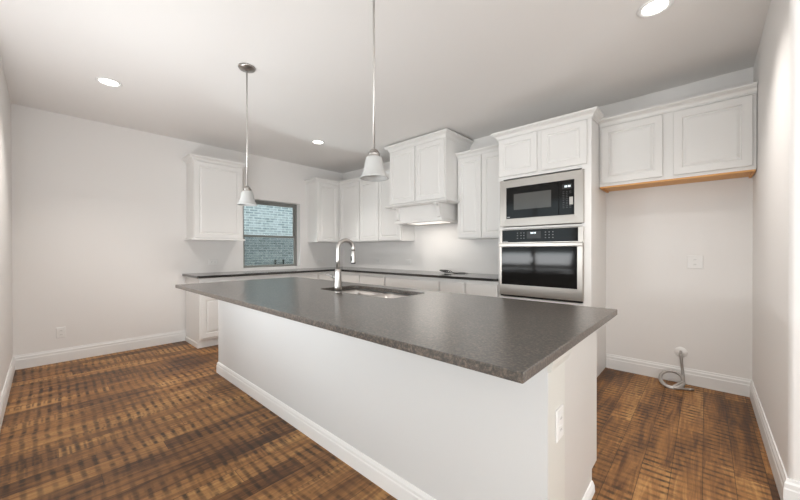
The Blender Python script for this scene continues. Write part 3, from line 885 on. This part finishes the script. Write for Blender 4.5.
# ------------------------------------------------------------------ pendants, recessed lights
PZ = 1.603
def pendant(loc, label):
    t = thing('pendant_light', loc, label, 'pendant light', 'pendants over the island')
    o = lambda p: Vector(p) + Vector(loc)
    MB(o).lathe([(0.0, -0.0005), (0.066, -0.0005), (0.066, -0.008), (0.060, -0.018), (0.022, -0.026), (0.010, -0.034), (0.0, -0.034)], 32, cap=False).build('canopy', M_NICKEL, t)
    z1 = PZ - H
    MB(o).tube([(0, 0, -0.03), (0, 0, z1 + 0.152)], 0.0058, 12).build('rod', M_ROD, t)
    MB(o).lathe([(0.0, z1 + 0.156), (0.010, z1 + 0.156), (0.019, z1 + 0.150), (0.024, z1 + 0.142), (0.0245, z1 + 0.134), (0.031, z1 + 0.132), (0.032, z1 + 0.124), (0.028, z1 + 0.122), (0.033, z1 + 0.119), (0.033, z1 + 0.106), (0.0, z1 + 0.106)], 32, cap=False).build('socket_cap', M_NICKEL, t)
    out = [(0.034, 0.113), (0.040, 0.111), (0.044, 0.102), (0.048, 0.082), (0.053, 0.056), (0.060, 0.030), (0.069, 0.010), (0.0765, 0.0)]
    inn = [(r_ - 0.004, h_) for r_, h_ in reversed(out)]
    MB(o).lathe([(r_, z1 + h_) for r_, h_ in out + inn], 40, cap=False).build('glass_shade', M_SHADE, t)
    MB(o).lathe([(0.0, z1 + 0.030), (0.014, z1 + 0.035), (0.024, z1 + 0.048), (0.026, z1 + 0.062), (0.020, z1 + 0.080), (0.013, z1 + 0.095), (0.013, z1 + 0.106)], 24).build('bulb', M_PLASTIC, t)
    return t
pd = pendant((2.460, -2.832, H), 'far pendant lamp with white bell glass shade, hanging in front of the window')
copy_tree(pd, (3.966, -2.791, H), label='near pendant lamp with white bell glass shade, hanging left of the range hood')

def can(loc, label):
    t = thing('recessed_light', loc, label, 'ceiling light', 'recessed ceiling lights')
    o = lambda p: Vector(p) + Vector(loc)
    MB(o).lathe([(0.092, -0.0005), (0.092, -0.005), (0.084, -0.009), (0.070, -0.006), (0.066, -0.002), (0.066, -0.0005)], 40, cap=False).build('trim_ring', M_TRIM, t)
    MB(o).lathe([(0.0, -0.004), (0.060, -0.004), (0.0655, -0.0015)], 40, cap=False).build('lens', M_LENS, t)
    return t
cans = [(1.306, -3.569, 'recessed ceiling light over the open floor at the left'),
        (1.271, -1.387, 'recessed ceiling light near the kitchen window, behind the pendants'),
        (5.022, -1.390, 'recessed ceiling light above the empty refrigerator space')]
cn = None
for x, y, lb in cans:
    if cn is None: cn = can((x, y, H), lb)
    else: copy_tree(cn, (x, y, H), label=lb)
    l = bpy.data.lights.new('can_bulb', 'SPOT'); l.energy = CAN_POWER * 4; l.spot_size = math.radians(118); l.spot_blend = 1.0; l.shadow_soft_size = 0.045; l.color = (1, 0.95, 0.90)
    lo = bpy.data.objects.new('can_bulb', l); lo.location = (x, y, H - 0.012); COL.objects.link(lo)

# ------------------------------------------------------------------ outlets (built facing -y, rotated to their wall)
def outlet(loc, label, wdt=0.076, hgt=0.118, horizontal=False):
    t = thing('outlet', loc, label, 'outlet', 'white wall outlets')
    o = lambda p: Vector(p) + Vector(loc)
    a, b_ = (hgt, wdt) if horizontal else (wdt, hgt)
    pl = MB(o); y = 0
    pl.rings([(-a / 2, a / 2, -b_ / 2, b_ / 2, -0.0008), (-a / 2, a / 2, -b_ / 2, b_ / 2, -0.004), (-a / 2 + 0.004, a / 2 - 0.004, -b_ / 2 + 0.004, b_ / 2 - 0.004, -0.007)], cap_first=True)
    pl.build('cover_plate', M_PLASTIC, t)
    for s in (-1, 1):
        cx, cz = (s * 0.021, 0) if horizontal else (0, s * 0.021)
        rc = MB(o).box(cx - 0.015, cx + 0.015, -0.009, -0.0068, cz - 0.0145, cz + 0.0145).build('receptacle', M_PLASTIC, t, 0.003)
        sl = MB(o)
        for e in (-1, 1):
            if horizontal: sl.box(cx - 0.004, cx + 0.004, -0.0093, -0.0089, cz + e * 0.006 - 0.001, cz + e * 0.006 + 0.001)
            else: sl.box(cx + e * 0.006 - 0.001, cx + e * 0.006 + 0.001, -0.0093, -0.0089, cz - 0.004, cz + 0.004)
        sl.build('slots', M_SLOT, rc)
    return t
ROT_A = math.pi / 2        # faces +x
o1 = outlet((5.188, 0, 1.117), 'white wall outlet at chest height in the empty refrigerator space', 0.112, 0.122)
o2 = outlet((0, 0, 0), 'white outlet low on the left wall above the baseboard')
o2.location = (0.0, -3.845, 0.325); o2.rotation_euler = (0, 0, ROT_A)
copy_tree(o2, (ix1 + 0.026, -2.668, 0.575), ROT_A, 'white outlet on the near right corner post of the island')
o3 = outlet((0, 0, 0), 'white sideways outlet above the counter, left of the window', horizontal=True)
o3.location = (0.0, -2.318, 1.063); o3.rotation_euler = (0, 0, ROT_A)
copy_tree(o3, (0.0, -0.53, 1.043), ROT_A, 'white sideways outlet above the counter, right of the window')
copy_tree(o3, (1.0, 0.0, 1.045), 0, 'white sideways outlet above the stove-wall counter, just right of the faucet')
copy_tree(o3, (1.72, 0.0, 1.045), 0, 'white sideways outlet above the counter at the left edge of the range hood')

# ------------------------------------------------------------------ refrigerator water line
wl = thing('water_hose', (5.09, -0.05, 0), 'coiled braided steel water hose from the wall to the floor', 'hose')
MB().lathe([(0.0, -0.012), (0.012, -0.012), (0.030, -0.010), (0.046, -0.004), (0.047, -0.0005)], 32, (5.092, 0, 0.283), axis='y').build('wall_flange', M_PLASTIC, wl)
MB().tube([(5.092, -0.008, 0.290), (5.092, -0.030, 0.288), (5.094, -0.040, 0.270)], 0.010, 12).build('valve', M_CHROME, wl)
hp = [(5.094, -0.040, 0.272), (5.098, -0.046, 0.20), (5.106, -0.050, 0.12), (5.112, -0.075, 0.06), (5.105, -0.13, 0.035)]
cxh, cyh = 5.035, -0.150
for k in range(0, 46):
    a = math.radians(-10 - 16 * k)
    rr2 = 0.086 - 0.010 * (k / 45)
    yy = rr2 * math.sin(a)
    hp.append((cxh + rr2 * math.cos(a), cyh + yy * 0.93, 0.055 + 0.62 * yy + 0.010 * (k / 45)))
hp += [(5.05, -0.225, 0.016), (5.10, -0.215, 0.012), (5.150, -0.185, 0.010)]
MB().tube(spline(hp  , 4), 0.0118, 10).build('hose', M_BRAID, wl)
MB().tube([(5.148, -0.186, 0.0105), (5.185, -0.166, 0.0105)], 0.010, 8).build('end_nut', M_NICKEL, wl)

# small coil of loose cable left on the counter
cb = thing('cable', (2.62, -0.22, 0.914), 'small loose coil of dark cable left on the counter below the range hood', 'cable')
pts = []
for k in range(34):
    a = k * 0.62
    pts.append((2.56 + 0.05 * (k / 33) * 2 + 0.045 * math.cos(a), -0.24 + 0.055 * math.sin(a), 0.923 + 0.030 * abs(math.sin(a * 0.5))))
pts += [(2.72, -0.20, 0.922), (2.80, -0.16, 0.921), (2.86, -0.12, 0.921)]
MB().tube(spline(pts, 3), 0.0056, 8).build('wire', M_SLOT, cb)
MB().tube([(2.86, -0.12, 0.921), (2.885, -0.105, 0.921)], 0.0046, 8).build('plug_end', M_NICKEL, cb)

# dark pipe fittings on the neighbour's wall, seen through the lower sash
for k, (y, lb) in enumerate(((-0.222, 'left dark pipe stub standing by the brick wall outside the window'), (-0.018, 'right dark pipe stub standing by the brick wall outside the window'))):
    t = thing('outdoor_pipe', (-2.36, y, -0.25), lb, 'pipe', 'pipe stubs outside the window')
    MB().lathe([(0.018, -0.25), (0.018, 0.98)], 10, (-2.36, y, 0)).build('riser', M_BLACKPL, t)
    MB().lathe([(0.0, 0.98), (0.026, 0.975), (0.026, 1.0), (0.010, 1.02), (0.0, 1.022)], 10, (-2.36, y, 0), cap=False).build('cap', M_BLACKPL, t)
